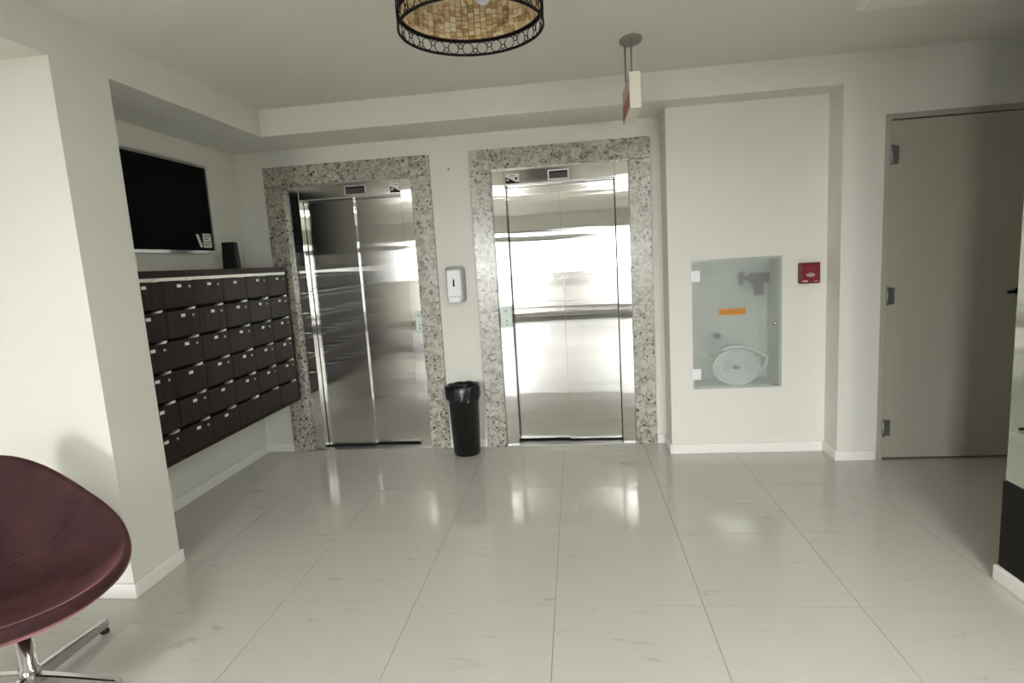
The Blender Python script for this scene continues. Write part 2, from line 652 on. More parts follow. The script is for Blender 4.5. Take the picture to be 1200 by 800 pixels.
def glazing(n, o_, label, posts, rails, pane):
    f = MB()
    y0, y1 = REAR-0.11, REAR-0.06
    for x in posts:
        f.box(x-0.025, x+0.025, y0, y1, o_[2]+0.05, o_[3]-0.05)
    f.box(o_[0], o_[1], y0, y1, o_[3]-0.05, o_[3])
    f.box(o_[0], o_[1], y0, y1, o_[2], o_[2]+0.05)
    for z, h in rails:
        f.box(o_[0], o_[1], y0, y1, z-h/2, z+h/2)
    e_ = struct('window_%d' % n, f, DARKFRAME, label)
    for a, b in zip(posts[:-1], posts[1:]):
        MB().box(a+0.02, b-0.02, REAR-0.088, REAR-0.082, o_[2]+0.04, o_[3]-0.04).build('pane', pane, e_)


glazing(1, ENT, 'entrance doors with dark rails, glass darkened to dim their reflection', [ENT[0]+0.025, -0.6, 0.15, ENT[1]-0.025], [(0.88, 0.11), (1.24, 0.035), (1.33, 0.025), (0.40, 0.04)], DIMPANE)
for k, o_ in enumerate(SIDE):
    glazing(k+2, o_, 'clear side window added beside the entrance to light the lobby', [o_[0]+0.025, (o_[0]+o_[1])/2, o_[1]-0.025], [(1.0, 0.04)], PANE)
struct('ground', MB().box(-30, 30, -40, REAR-0.2, -0.2, -0.06).box(-30, XW-0.1, REAR-0.2, 12, -0.2, -0.06), CONCRETE, 'paved ground outside the entrance')

# skirtings
BH, BT = 0.069, 0.015


def skirt(n, boxes, label):
    m = MB()
    for b in boxes:
        m.box(*b, bevel=0.004)
    struct('baseboard_'+n, m, SKIRT, label)


skirt('left', [(XLL, XLL+BT, YPF, YB, 0, BH)], 'white skirting below the letterboxes')
skirt('back_left', [(XLL+BT, E1X-0.64, YB-BT, YB, 0, BH)], 'white skirting left of the left lift')
skirt('back_middle', [(E1X+0.64, E2X-0.645, YB-BT, YB, 0, BH)], 'white skirting between the lifts')
skirt('back_right', [(E2X+0.645, XR-BT, YB-BT, YB, 0, BH)], 'white skirting right of the right lift')
skirt('hydrant_side', [(XR-BT, XR, YR-BT, YB, 0, BH)], 'white skirting on the return of the hydrant wall')
skirt('hydrant', [(XR, XRP-BT, YR-BT, YR, 0, BH)], 'white skirting below the frosted cabinet')
skirt('pier_side', [(XRP-BT, XRP, YP-BT, YR, 0, BH)], 'white skirting on the side of the pier')
skirt('pier', [(XRP, DX0-0.012, YP-BT, YP, 0, BH-0.006)], 'white skirting left of the grey door')
skirt('chair', [(XW, XL+BT, YPN-BT, YPN, 0, BH)], 'white skirting behind the plum chair')
skirt('column', [(XL, XL+BT, YPN, YPF+0.012, 0, BH)], 'white skirting along the pier end')
skirt('right', [(XMW-0.018-0.020, XMW-0.018, REAR, YME, 0, 0.062)], 'white skirting under the dark wood panel')

# ------------------------------------------------------------------ lifts

def lift(cx, label, flip):
    """flip = False: right-hand lift (call plate on left jamb); True: left-hand lift"""
    t = thing('elevator_entrance', label, 'elevator', (cx, YB, 0), group='lift entrances in the back wall')
    H, I = 0.641, 0.493           # outer / inner half width of the granite
    ZI, ZT = 2.072, 2.215
    yf, yb = -0.020, 0.028
    j = 0.0012
    for s in (-1, 1):
        a, b = sorted((s*I, s*H))
        MB().box(a, b, yf, yb, 0, ZI-j, bevel=0.0015, seg=1).build('granite_jamb', GRANITE, t)
        MB().box(a, b, yf, yb, ZI+j, ZT, bevel=0.0015, seg=1).build('granite_corner', GRANITE, t)
    MB().box(-I+j, I-j, yf, yb, ZI, ZT, bevel=0.0015, seg=1).build('granite_lintel', GRANITE, t)
    # steel lining
    D, ZD = 0.397, 1.962
    for s in (-1, 1):
        a, b = sorted((s*D, s*(I-0.001)))
        MB().box(a, b, 0.022, 0.135, 0, ZI-0.001, bevel=0.002).build('steel_jamb', STEEL, t)
    hd = MB().box(-D, D, 0.026, 0.135, ZD, ZI-0.001, bevel=0.002).build('steel_header', STEEL, t)
    MB().box(-D, D, 0.019, 0.026, ZD-0.004, ZD+0.006, bevel=0.001, seg=1).build('drip_edge', ALU, hd, 'bright bottom edge of the header')
    # two telescopic panels on two tracks
    near = -1 if flip else 1
    for s in (-1, 1):
        y0 = 0.092 if s == near else 0.114
        a, b = (-D+0.003, 0.006) if s == -1 else (-0.006, D-0.003)
        if s == near:
            a, b = (a, 0.004) if s == -1 else (-0.004, b)
        MB().box(a, b, y0, y0+0.02, 0.016 if s == near else 0.02, ZD+0.02, bevel=0.0025).build('door_panel', STEEL, t)
    MB().box(-I, I, -0.004, 0.2, -0.006, 0.003).build('sill', ALU, t, 'metal threshold strip')
    MB().box(-I, I, 0.19, 0.21, 0.003, ZI).build('shaft_shade', GAPSHADE, t)  # dark sheet standing for the shade in the shaft behind the panels
    # floor display in the header
    dz0, dz1 = 1.976, 2.046
    dx = (-0.031, 0.137) if flip else (-0.079, 0.073)
    fr = MB()
    fr.box(dx[0], dx[1], 0.017, 0.026, dz0, dz0+0.008)
    fr.box(dx[0], dx[1], 0.017, 0.026, dz1-0.008, dz1)
    fr.box(dx[0], dx[0]+0.009, 0.017, 0.026, dz0+0.008, dz1-0.008)
    fr.box(dx[1]-0.009, dx[1], 0.017, 0.026, dz0+0.008, dz1-0.008)
    df = fr.build('floor_display', GREYP if flip else WHITEP, t, 'small floor display over the doors')
    sc = MB().box(dx[0]+0.009, dx[1]-0.009, 0.019, 0.026, dz0+0.008, dz1-0.008).build('screen', SCREEN, df)
    MB().box(dx[0]+0.010, dx[1]-0.010, 0.0184, 0.019, dz1-0.022, dz1-0.009).build('screen_band', SCREEN2, df)
    # black and white sticker
    sx = 0.373 if flip else -0.337
    sx0, sx1, z0, z1 = sx-0.05, sx+0.05, 1.972, 2.04
    st = MB().box(sx0, sx1, 0.0245, 0.0262, z0, z1).build('sticker', PAPER, t, 'white sticker with a black wave')
    wv = [(sx0, z0), (sx1, z0), (sx1, z0+0.008)]
    for k in range(0, 11):
        u = k/10
        wv.append((sx1-0.012-u*0.088, z0+0.008+0.036*(0.5-0.5*math.cos(PI*u))))
    wv.append((sx0, z0+0.048))
    MB().prism(wv, 'y', 0.0238, 0.0245).build('black_wave', BLACK, st)
    MB().lathe([(0.0, 0.0237), (0.009, 0.0237), (0.009, 0.0245)], center=(sx0+0.078, z0+0.034), n=14, axis='y').build('black_dot', BLACK, st)
    MB().lathe([(0.0, 0.0231), (0.011, 0.0231), (0.011, 0.0238)], center=(sx0+0.016, z0+0.026), n=14, axis='y').build('grey_dot', GREYP, st)
    MB().box(sx0+0.034, sx0+0.07, 0.0239, 0.0245, z1-0.016, z1-0.011).build('print_line', GREYINK, st)
    # call plate
    px0, px1 = (0.437, 0.490) if flip else (-0.484, -0.400)
    cp = MB().box(px0, px1, 0.008, 0.022, 0.920, 1.081, bevel=0.003).build('call_plate', TEAL, t, 'pale green call plate on the jamb')
    pc = (px0+px1)/2
    for z in (0.972, 0.946):
        MB().lathe([(0, 0.0045), (0.006, 0.0045), (0.006, 0.008)], center=(pc+0.004, z), n=12, axis='y').build('call_button', DARKBTN, cp)
    MB().box(pc-0.012, pc+0.012, 0.0068, 0.008, 1.035, 1.058, bevel=0.0004, seg=1).build('indicator_window', GREYP, cp)
    return t


lift(E1X, 'left brushed steel lift doors in a granite surround, beside the letterboxes', True)
lift(E2X, 'right bright brushed steel lift doors in a granite surround, beside the frosted cabinet wall', False)

# ------------------------------------------------------------------ letterbox cabinet
CD = 0.36
CX = XLL+CD
t = thing('letterbox_cabinet', 'wall-hung dark wood cabinet of small letterboxes in the left recess', 'letterboxes', (XLL, 0, 0.442))
c = MB()
c.box(0.002, CD-0.018, 2.530, 2.548, 0, 1.032)
c.box(0.002, CD+0.002, 4.130, 4.148, 0, 1.032)
c.box(0.002, CD+0.004, 2.530, 4.148, 0.994, 1.032)
c.box(0.002, CD+0.002, 2.548, 4.130, 0, 0.016)
c.build('carcass', WOOD, t)
MB().box(0.002, CD-0.05, 2.548, 4.130, 0.016, 0.994).build('slot_shade_block', SLOTSHADE, t, 'near-black block painted for the shade inside the letter slots')  # dark block painted in for the shade between the letterbox doors
MB().box(CD-0.04, CD-0.004, 2.548, 4.130, 0.976, 0.9938).build('top_strip', SILVER, t, 'pale strip under the top board')
ROW, PITCH_Y = 0.1625, 1.582/6
dm = MB().box(-0.022, 0.0, -PITCH_Y/2+0.0014, PITCH_Y/2-0.0014, 0.0, ROW-0.019, bevel=0.0012, seg=1).mesh('letterbox_door')
dm.materials.append(WOOD)
lm = MB().box(0.0, 0.0025, -0.016, 0.016, -0.0085, 0.0085).mesh('number_label')
lm.materials.append(PAPER)
km = MB().lathe([(0, 0.005), (0.007, 0.005), (0.0085, 0.0)], n=12, axis='x').mesh('lock')
km.materials.append(HINGE)
tm = MB().prism([(-0.036, 0.000), (0.022, -0.001), (0.034, 0.012), (0.010, 0.013)], 'x', -0.02, 0.003).mesh('slot_tab')
tm.materials.append(SILVER)
for r in range(6):
    z0 = 0.018+(5-r)*ROW
    for k in range(6):
        y = 2.548+(k+0.5)*PITCH_Y
        d = bpy.data.objects.new('letterbox_door', dm)
        COL.objects.link(d)
        d.parent = t
        d.location = (CD, y, z0)
        if r < 5 or k < 3:
            l = bpy.data.objects.new('number_label', lm)
            COL.objects.link(l)
            l.parent = d
            l.location = (0, 0.0, ROW-0.019-0.028+rnd.uniform(-0.002, 0.002))
            if rnd.random() < 0.7:
                q = bpy.data.objects.new('lock', km)
                COL.objects.link(q)
                q.parent = d
                q.location = (0, 0.085, ROW-0.019-0.034)
        g = bpy.data.objects.new('slot_tab', tm)
        COL.objects.link(g)
        g.parent = d
        g.location = (0, 0.078, ROW-0.0185)

# small black box standing on the cabinet
t = thing('speaker_box', 'small black tapered box standing on top of the letterbox cabinet', 'speaker', (XLL+0.2, 3.72, 1.4745), math.radians(14))
b = MB()
b.lathe([(0.0, 0.0), (0.062, 0.0), (0.064, 0.004), (0.055, 0.176), (0.050, 0.182), (0.0, 0.182)], n=4, a0=PI/4, a1=PI/4+2*PI, smooth=False)
b.build('housing', BLACK, t)
MB().box(0.0415, 0.0425, 0.008, 0.02, 0.118, 0.128).build('indicator', mat('dull_red_light', (96, 40, 36), 0.4), t)

# notice board on the recess wall
t = thing('notice_board', 'black notice board in a thin metal frame above the letterboxes', 'board', (XLL, 3.28, 1.6))
by0, by1, bh = -0.56, 0.545, 0.583
MB().box(0.002, 0.014, by0, by1, 0.004, bh-0.004).build('board_face', BOARD, t)
f = MB()
f.box(0.002, 0.022, by0-0.01, by1+0.01, bh-0.008, bh+0.008)
f.box(0.002, 0.022, by0-0.01, by1+0.01, -0.008, 0.012)
f.box(0.002, 0.022, by0-0.01, by0+0.006, 0.012, bh-0.008)
f.box(0.002, 0.022, by1-0.004, by1+0.01, 0.012, bh-0.008)
f.build('frame', ALU, t, 'thin aluminium frame')
n = MB().box(0.0145, 0.0152, 0.435, 0.525, 0.032, 0.128).build('paper_note', PAPER, t, 'white note in the lower right corner')
MB().prism([(0.366, 0.120), (0.392, 0.122), (0.428, 0.036), (0.400, 0.034)], 'x', 0.0145, 0.0152).build('paper_note', PAPER, t)
for z, a, bb in ((0.108, 0.445, 0.515), (0.088, 0.448, 0.490), (0.066, 0.450, 0.470), (0.066, 0.480, 0.512), (0.048, 0.446, 0.5)):
    MB().box(0.0152, 0.0155, a, bb, z, z+0.007).build('print_line', GREYINK, n)

# ------------------------------------------------------------------ soap dispenser
t = thing('soap_dispenser', 'white wall soap dispenser between the two lifts', 'dispenser', (-0.888, YB, 1.135))
MB().box(-0.072, 0.072, -0.03, 0, 0.0, 0.262, bevel=0.02, seg=3).build('back_plate', GREYP, t, 'grey backing case')
MB().box(-0.056, 0.056, -0.098, -0.02, 0.014, 0.243, bevel=0.014, seg=3).build('cover', WHITEP, t)
MB().prism([(-0.007, 0.120), (0.008, 0.120), (0.006, 0.166), (0.0015, 0.180), (-0.005, 0.164)], 'y', -0.1, -0.0975).build('level_window', BLACK, t, 'narrow black level window')
MB().box(-0.046, 0.046, -0.11, -0.03, 0.0, 0.050, bevel=0.01, seg=2).build('push_lever', WHITEP, t)

tag(MB().lathe([(0.0, YB-0.006), (0.004, YB-0.006), (0.007, YB)], center=(-0.885, 2.105), n=12, axis='y').build('wall_plug', GREYINK),
    'tiny grey plug in the wall above the soap dispenser', 'wall plug')

# ------------------------------------------------------------------ waste bin
t = thing('waste_bin', 'black waste bin with a folded bag on the floor between the lifts', 'bin', (-0.868, 4.075, 0))
MB().lathe([(0.0, 0.004), (0.092, 0.002), (0.099, 0.008), (0.117, 0.508), (0.121, 0.512), (0.121, 0.520), (0.114, 0.520), (0.095, 0.014), (0.0, 0.012)], n=48).build('bin_body', BLACKB, t)
bg = MB()
N, rings = 72, []
prof = [(0.108, 0.40), (0.112, 0.500), (0.1195, 0.528), (0.1225, 0.524), (0.1235, 0.49), (0.124, 0.455), (0.1225, 0.425)]
for k, (r, z) in enumerate(prof):
    ring = []
    for i in range(N):
        a = 2*PI*i/N
        wob = 0.0
        if k >= 3:
            wob = 0.0035*math.sin(11*a+k)+0.003*math.sin(19*a+1.7*k)+0.008*max(0, math.cos(a-PI*0.98))**6*(1 if k < 6 else 0.7)
        zz = z+(0.010*math.sin(7*a+0.6)+0.007*math.sin(13*a) if k == len(prof)-1 else 0.003*math.sin(9*a+k))
        rr = max(r+wob, 0.1205+0.0012) if k >= 3 else r
        ring.append(bg.bm.verts.new((rr*math.cos(a), rr*math.sin(a), zz)))
    rings.append(ring)
for k in range(len(rings)-1):
    for i in range(N):
        f = bg.bm.faces.new((rings[k][i], rings[k][(i+1) % N], rings[k+1][(i+1) % N], rings[k+1][i]))
        f.smooth = True
bg.build('bin_bag', BAG, t, 'thin black bag folded over the rim')

# ------------------------------------------------------------------ hydrant cabinet
t = thing('hydrant_cabinet', 'fire hydrant cabinet with a frosted glass door set in the wall', 'hydrant cabinet', (GX0, YR, GZ0))
W, HH = GX1-GX0, GZ1-GZ0
c = MB()
e = 0.0125
dpt = 0.225
c.box(e, W-e, dpt, dpt+0.004, e, HH-e)
c.box(e, e+0.004, 0.004, dpt, e, HH-e)
c.box(W-e-0.004, W-e, 0.004, dpt, e, HH-e)
c.box(e, W-e, 0.004, dpt, e, e+0.004)
c.box(e, W-e, 0.004, dpt, HH-e-0.004, HH-e)
c.build('lining', NICHE, t)
g = MB().box(0, W, -0.012, -0.003, 0, HH, bevel=0.001, seg=1).build('glass_door', FROST, t, 'frosted greenish glass door')
for z in (0.775, 0.105):
    h = MB()
    h.box(-0.010, 0.052, -0.017, -0.0125, z-0.037, z+0.037, bevel=0.0015)
    h.box(-0.010, -0.002, -0.0125, 0.0, z-0.037, z+0.037)
    h.build('hinge', WHITEP, g, 'white hinge plate')
MB().lathe([(0.0, -0.030), (0.012, -0.028), (0.014, -0.02), (0.007, -0.0125)], center=(0.533, 0.436), n=16, axis='y').build('knob', CHROME, g, 'small bright knob')
MB().box(W-0.065, W-0.02, -0.0126, -0.0122, 0.012, 0.018).build('maker_mark', GREYINK, g)
sg = MB().box(0.174, 0.350, -0.0140, -0.0122, 0.503, 0.548).build('warning_sign', ORANGE, g, 'ochre sign lettered INCENDIO')
cu = bpy.data.curves.new('lettering', 'FONT')
cu.body = 'INCÊNDIO'
cu.size = 0.034
cu.extrude = 0.0002
cu.align_x = 'CENTER'
tmp = bpy.data.objects.new('tmp', cu)
COL.objects.link(tmp)
bpy.context.view_layer.update()
me = bpy.data.meshes.new_from_object(tmp.evaluated_get(bpy.context.evaluated_depsgraph_get()))
bpy.data.objects.remove(tmp)
me.materials.append(BROWNINK)
lt = bpy.data.objects.new('lettering', me)
COL.objects.link(lt)
lt.parent = g
lt.location = (0.262, -0.0143, 0.513)
lt.rotation_euler = (PI/2, 0, 0)
# hydrant valve at upper right
v = MB()
v.tube([(W-0.03, 0.165, 0.735), (0.47, 0.165, 0.735), (0.43, 0.163, 0.735)], 0.036, n=16)
v.tube([(0.475, 0.165, 0.735), (0.475, 0.13, 0.66), (0.475, 0.115, 0.625)], [0.036, 0.034, 0.03], n=16)
v.tube([(0.44, 0.163, 0.735), (0.36, 0.163, 0.735)], [0.018, 0.016], n=12)
v.lathe([(0.0, 0.350), (0.02, 0.350), (0.046, 0.356), (0.052, 0.366), (0.046, 0.374), (0.02, 0.372), (0.0, 0.372)], center=(0.163, 0.735), n=20, axis='x')
v.build('hydrant_valve', BRASS, t, 'dark brass valve blurred behind the glass')
MB().tube([(0.205, 0.222, 0.34), (0.205, 0.16, 0.34)], 0.022, n=12).build('wall_hook', BRASS, t, 'dark bracket behind the glass')

# hose coil inside (stands by itself on the cabinet floor)
t = thing('fire_hose', 'flat white fire hose rolled up behind the frosted glass', 'hose', (1.075, YR+0.035, GZ0+0.017))
co = MB()
A0, B0 = 0.160, 0.128
turns, per = 8, 56
pts_in, pts_out = [], []
for k in range(turns*per+1):
    u = k/(turns*per)
    a = 2*PI*k/per
    sc_ = 0.15+0.85*u
    pts_in.append((A0*sc_*math.cos(a)-0.006, B0+B0*sc_*math.sin(a)*0.985))
th = 0.0068
ring_prev = None
L = len(pts_in)
for k in range(L):
    p = Vector(pts_in[k])
    q = Vector(pts_in[min(k+1, L-1)])-Vector(pts_in[max(k-1, 0)])
    q.normalize()
    nrm = Vector((q.y, -q.x))
    cs = [(p-nrm*th, -0.028), (p-nrm*th*0.5, -0.0325), (p+nrm*th*0.5, -0.0325), (p+nrm*th, -0.028), (p+nrm*th, 0.03), (p-nrm*th, 0.03)]
    ring = [co.bm.verts.new((c_[0].x, c_[1], c_[0].y)) for c_ in cs]
    if ring_prev:
        for i in range(6):
            f = co.bm.faces.new((ring_prev[i], ring_prev[(i+1) % 6], ring[(i+1) % 6], ring[i]))
            f.smooth = True
    ring_prev = ring
co.build('hose_roll', HOSE, t)
# loose outer tail reaching to the right
tl = MB()
path = [(0.150, 0.085), (0.178, 0.128), (0.196, 0.160), (0.190, 0.186), (0.155, 0.212), (0.10, 0.244), (0.03, 0.264), (-0.05, 0.262), (-0.10, 0.245)]
pv = None
for k, p in enumerate(path):
    p = Vector(p)
    q = Vector(path[min(k+1, len(path)-1)])-Vector(path[max(k-1, 0)])
    q.normalize()
    nrm = Vector((q.y, -q.x))
    ring = [tl.bm.verts.new((x.x, y, x.y)) for x, y in ((p-nrm*0.008, -0.031), (p+nrm*0.008, -0.031), (p+nrm*0.008, 0.03), (p-nrm*0.008, 0.03))]
    if pv:
        for i in range(4):
            f = tl.bm.faces.new((pv[i], pv[(i+1) % 4], ring[(i+1) % 4], ring[i]))
            f.smooth = True
    pv = ring
tl.build('hose_tail', HOSE, t)
COUP = mat('aluminium_coupling', (205, 200, 180), 0.4, metal=0.5)
MB().tube([(-0.196, 0.0, 0.168), (-0.150, 0.0, 0.198)], 0.026, n=14).build('coupling', COUP, t, 'metal coupling at the left of the roll')
MB().tube([(0.140, 0.0, 0.192), (0.158, 0.0, 0.160)], 0.018, n=14).build('coupling', COUP, t)

# ------------------------------------------------------------------ fire alarm call point
t = thing('fire_alarm', 'square red fire alarm box on the wall right of the frosted cabinet', 'alarm', (1.5215, YR, 1.152))
MB().box(-0.062, 0.062, -0.048, 0, 0, 0.135, bevel=0.005).build('housing', RED, t)
MB().box(-0.052, 0.052, -0.0505, -0.047, 0.008, 0.122, bevel=0.001, seg=1).build('front_cover', REDL, t)
p = MB()
p.prism([(0.026*math.cos(a)*(1 if abs(math.cos(a)) < 0.8 else 1.05), 0.056+0.013*math.sin(a)) for a in [2*PI*k/20 for k in range(20)]], 'y', -0.053, -0.05)
pl = p.build('press_pad', GREYPILL, t, 'grey press pad')
MB().box(-0.020, 0.020, -0.0536, -0.053, 0.058, 0.062).build('print_line', GREYINK, pl)
MB().box(-0.050, -0.018, -0.0512, -0.0503, 0.011, 0.021).build('print_bar', PINK, t)
MB().box(0.024, 0.048, -0.0512, -0.0503, 0.012, 0.016).build('print_bar', PINK, t)

# ------------------------------------------------------------------ grey door
fr = MB()
fr.box(DX0, DX0+0.034, YP-0.006, YP+0.1, 0, DZ)
fr.box(DX1-0.034, DX1, YP-0.006, YP+0.1, 0, DZ)
fr.box(DX0+0.034, DX1-0.034, YP-0.006, YP+0.1, DZ-0.032, DZ)
d1 = struct('door_1', fr, GREYDOOR, 'plain grey door with three hinges at the right')
dl = MB().box(DX0+0.038, DX1-0.038, YP, YP+0.04, 0.012, DZ-0.039, bevel=0.001, seg=1).build('door_leaf', GREYDOOR, d1)
MB().box(DX0+0.034, DX1-0.034, YP+0.055, YP+0.06, 0, DZ-0.032).build('door_gap_shade', GAPSHADE, d1)  # dark sheet standing for the shade in the gaps around the leaf
for z0, z1 in ((1.851, 1.960), (1.006, 1.110), (0.159, 0.262)):
    h = MB()
    h.box(DX0+0.036, DX0+0.080, YP-0.004, YP+0.001, z0, z1, bevel=0.001, seg=1)
    h.tube([(DX0+0.036, YP-0.010, z0-0.004), (DX0+0.036, YP-0.010, z1+0.004)], 0.0085, n=12)
    h.build('hinge', HINGE, dl, 'grey metal hinge')
hd = MB()
hd.tube([(2.668, YP, 1.05), (2.668, YP-0.05, 1.05)], 0.010, n=12)
hd.tube([(2.676, YP-0.05, 1.05), (2.62, YP-0.05, 1.051), (2.575, YP-0.048, 1.050)], [0.012, 0.011, 0.009], n=12)
hd.lathe([(0.0, YP-0.008), (0.022, YP-0.008), (0.024, YP)], center=(2.668, 1.05), n=20, axis='y')
hd.build('door_handle', BLACK, dl, 'black lever handle')

# ------------------------------------------------------------------ hanging sign
t = thing('hanging_sign', 'thin cream box sign hung edge-on from the ceiling by two rods', 'sign', (0.338, 3.20, ZC))
pm = MB()
pm.lathe([(0.0, -0.012), (0.9, -0.012), (1.0, -0.007), (1.0, 0.0)], n=32)
for v_ in pm.bm.verts:
    v_.co.x *= 0.058
    v_.co.y *= 0.085
pm.build('ceiling_plate', GREYMETAL, t, 'grey oval ceiling plate')
for x, y in ((-0.004, -0.055), (-0.026, 0.045)):
    MB().tube([(x, y, -0.008), (x, y, -0.215)], 0.0042, n=8).build('rod', RODM, t)
sb = MB().box(-0.031, 0.024, -0.190, 0.185, -0.385, -0.212, bevel=0.002).build('sign_box', CREAM, t)
MB().box(-0.0335, -0.0312, -0.186, 0.181, -0.380, -0.217).build('sign_face', SIGNPALE, sb, 'pale reddish sign face')
MB().box(-0.0345, -0.0337, -0.180, 0.175, -0.374, -0.300).build('red_band', SIGNRED, sb, 'red lower band of the sign face')

# recessed spots in the soffits
for k, (x, y, lab) in enumerate(((-2.318, 3.185, 'tiny recessed spot in the soffit above the notice board'), (-0.113, 3.984, 'tiny recessed spot in the soffit above the right lift'))):
    t = thing('downlight', lab, 'ceiling light', (x, y, ZS), group='recessed soffit spots')
    MB().lathe([(0.018, 0.0), (0.018, -0.002), (0.023, -0.003), (0.026, 0.0)], n=24).build('trim_ring', CEIL, t)
    MB().lathe([(0.0, -0.0012), (0.018, -0.0012)], n=24).build('lens', GREYP, t)

# flat ceiling lights: the one near the door is off, two larger lit ones are added fill behind the camera
def panel_light(x, y, label, lit, hx=0.19, hy=0.19, dim=1.0):
    t = thing('ceiling_panel_light', label, 'ceiling light', (x, y, ZC), group='flat ceiling panel lights')
    MB().box(-hx, hx, -hy, hy, -0.035, 0, bevel=0.004).build('housing', WHITEP, t)
    MB().box(-hx+0.02, hx-0.02, -hy+0.02, hy-0.02, -0.0375, -0.034).build('diffuser', FILLP if lit else PAPER, t)
    if lit:  # lamps added out of view to brighten the floor and walls
        l = bpy.data.lights.new('added_fill', 'AREA')
        l.shape = 'RECTANGLE'
        l.size, l.size_y = 2*hx-0.06, 2*hy-0.06
        l.energy = FILL_W*dim
        l.color = (1.0, 0.985, 0.95)
        o = bpy.data.objects.new('added_fill', l)
        COL.objects.link(o)
        o.parent = t
        o.location = (0, 0, -0.04)


FILLP = mat('added_fill_diffuser', (240, 238, 228), 0.5)
FILLP.node_tree.nodes['Principled BSDF'].inputs['Emission Color'].default_value = (1, 0.985, 0.95, 1)
FILLP.node_tree.nodes['Principled BSDF'].inputs['Emission Strength'].default_value = 3.0
panel_light(1.56, 2.85, 'flat white square light on the ceiling near the grey door', False)
panel_light(1.25, -0.2, 'long added fill light beside the mirror partition, behind the camera', True, 0.3, 0.6, 1.25)
panel_light(-1.65, -0.2, 'long added fill light beside the dropped ceiling, behind the camera', True, 0.3, 0.6, 0.6)

# ------------------------------------------------------------------ drum lamp
LX, LY, LZ, LR = -0.316, 2.052, 2.200, 0.250
t = thing('drum_lamp', 'round black iron drum lamp lined with pale shell pieces, hanging from the ceiling', 'ceiling lamp', (LX, LY, LZ))
MB().lathe([(0.0, 0.312), (0.065, 0.311), (0.065, 0.296), (0.012, 0.288), (0.010, 0.27), (0.0, 0.27)], n=32).build('canopy', BLACKIRON, t)
MB().tube([(0, 0, 0.29), (0, 0, 0.20)], 0.008, n=10).build('stem', BLACKIRON, t)


def hoop(z0, z1, r0, r1, n=96):
    return [(r0, z0), (r1, z0), (r1, z1), (r0, z1), (r0, z0)]


band = MB().lathe(hoop(0.0, 0.008, LR-0.006, LR), n=96, smooth=False).build('lower_band', BLACKIRON, t, 'open iron band of circles')
MB().lathe(hoop(0.048, 0.058, LR-0.008, LR), n=96, smooth=False).build('hoop', BLACKIRON, t)
MB().lathe(hoop(0.222, 0.232, LR-0.008, LR), n=96, smooth=False).build('hoop', BLACKIRON, t)
NB = 28
for big in (True, False):
    rr = 0.0200 if big else 0.0088
    me = MB().tube([(0, rr*math.cos(2*PI*k/18), rr*math.sin(2*PI*k/18)) for k in range(18)], 0.0016, n=6, closed=True, up=Vector((1, 0, 0))).mesh('ring')
    me.materials.append(BLACKIRON)
    for k in range(NB):
        a = 2*PI*(k+(0 if big else 0.5))/NB
        q = bpy.data.objects.new('ring', me)
        COL.objects.link(q)
        q.parent = band
        z = 0.028 if big else (0.020 if k % 2 else 0.036)
        q.location = ((LR-0.003)*math.cos(a), (LR-0.003)*math.sin(a), z)
        q.rotation_euler = (0, 0, a)
# upper lattice outside the shell drum
lat = MB()
for k in range(28):
    a = 2*PI*k/28
    for z in (0.078, 0.118, 0.158, 0.198):
        rr = 0.0195
        lat.tube([((LR-0.002)*math.cos(a+rr*math.cos(2*PI*i/12)/LR), (LR-0.002)*math.sin(a+rr*math.cos(2*PI*i/12)/LR), z+rr*math.sin(2*PI*i/12)) for i in range(12)], 0.0016, n=4, closed=True)
o = lat.build('lattice', BLACKIRON, t, 'iron circles around the drum')
o['kind'] = 'stuff'
MB().lathe(hoop(0.056, 0.224, LR-0.0105, LR-0.0085), n=96).build('drum_shell', mat('dark_drum', (58, 42, 28), 0.7), t)
mos = MB()
ncol = 64
for k in range(ncol):
    a0 = 2*PI*k/ncol
    z = 0.058+rnd.uniform(-0.008, 0.0)
    while z < 0.222:
        h = rnd.choice((0.014, 0.018, 0.022, 0.026))
        z0, z1 = max(z, 0.057), min(z+h, 0.223)
        if z1-z0 > 0.004:
            g_ = 0.0011
            rin = LR-0.014-rnd.uniform(0, 0.0025)
            aa, ab = a0+g_/LR, a0+2*PI/ncol-g_/LR
            vs = []
            for r_ in (rin, LR-0.011):
                for (an, zz) in ((aa, z0+g_), (ab, z0+g_), (ab, z1-g_), (aa, z1-g_)):
                    vs.append(mos.bm.verts.new((r_*math.cos(an), r_*math.sin(an), zz)))
            for idx in ((0, 1, 2, 3), (7, 6, 5, 4), (0, 4, 5, 1), (1, 5, 6, 2), (2, 6, 7, 3), (3, 7, 4, 0)):
                mos.bm.faces.new([vs[i] for i in idx])
        z += h
o = mos.build('shell_mosaic', CAPIZ, t, 'pale brown shell pieces lining the drum')
o['kind'] = 'stuff'
# spider, socket and bulb
sp = MB()
for k in range(3):
    a = 2*PI*k/3+0.4
    sp.tube([(0, 0, 0.205), ((LR-0.012)*math.cos(a), (LR-0.012)*math.sin(a), 0.215)], 0.004, n=6)
sp.build('spider', BLACKIRON, t)
MB().tube([(0.0, 0, 0.205), (0.035, 0.01, 0.195)], 0.012, n=10).build('socket', BLACKIRON, t)
MB().lathe([(0.0, 0.082), (0.014, 0.084), (0.026, 0.096), (0.030, 0.112), (0.026, 0.132), (0.016, 0.152), (0.0135, 0.192), (0, 0.192)], center=(0.045, 0.012), n=24).build('bulb', BULB, t, 'frosted white bulb')

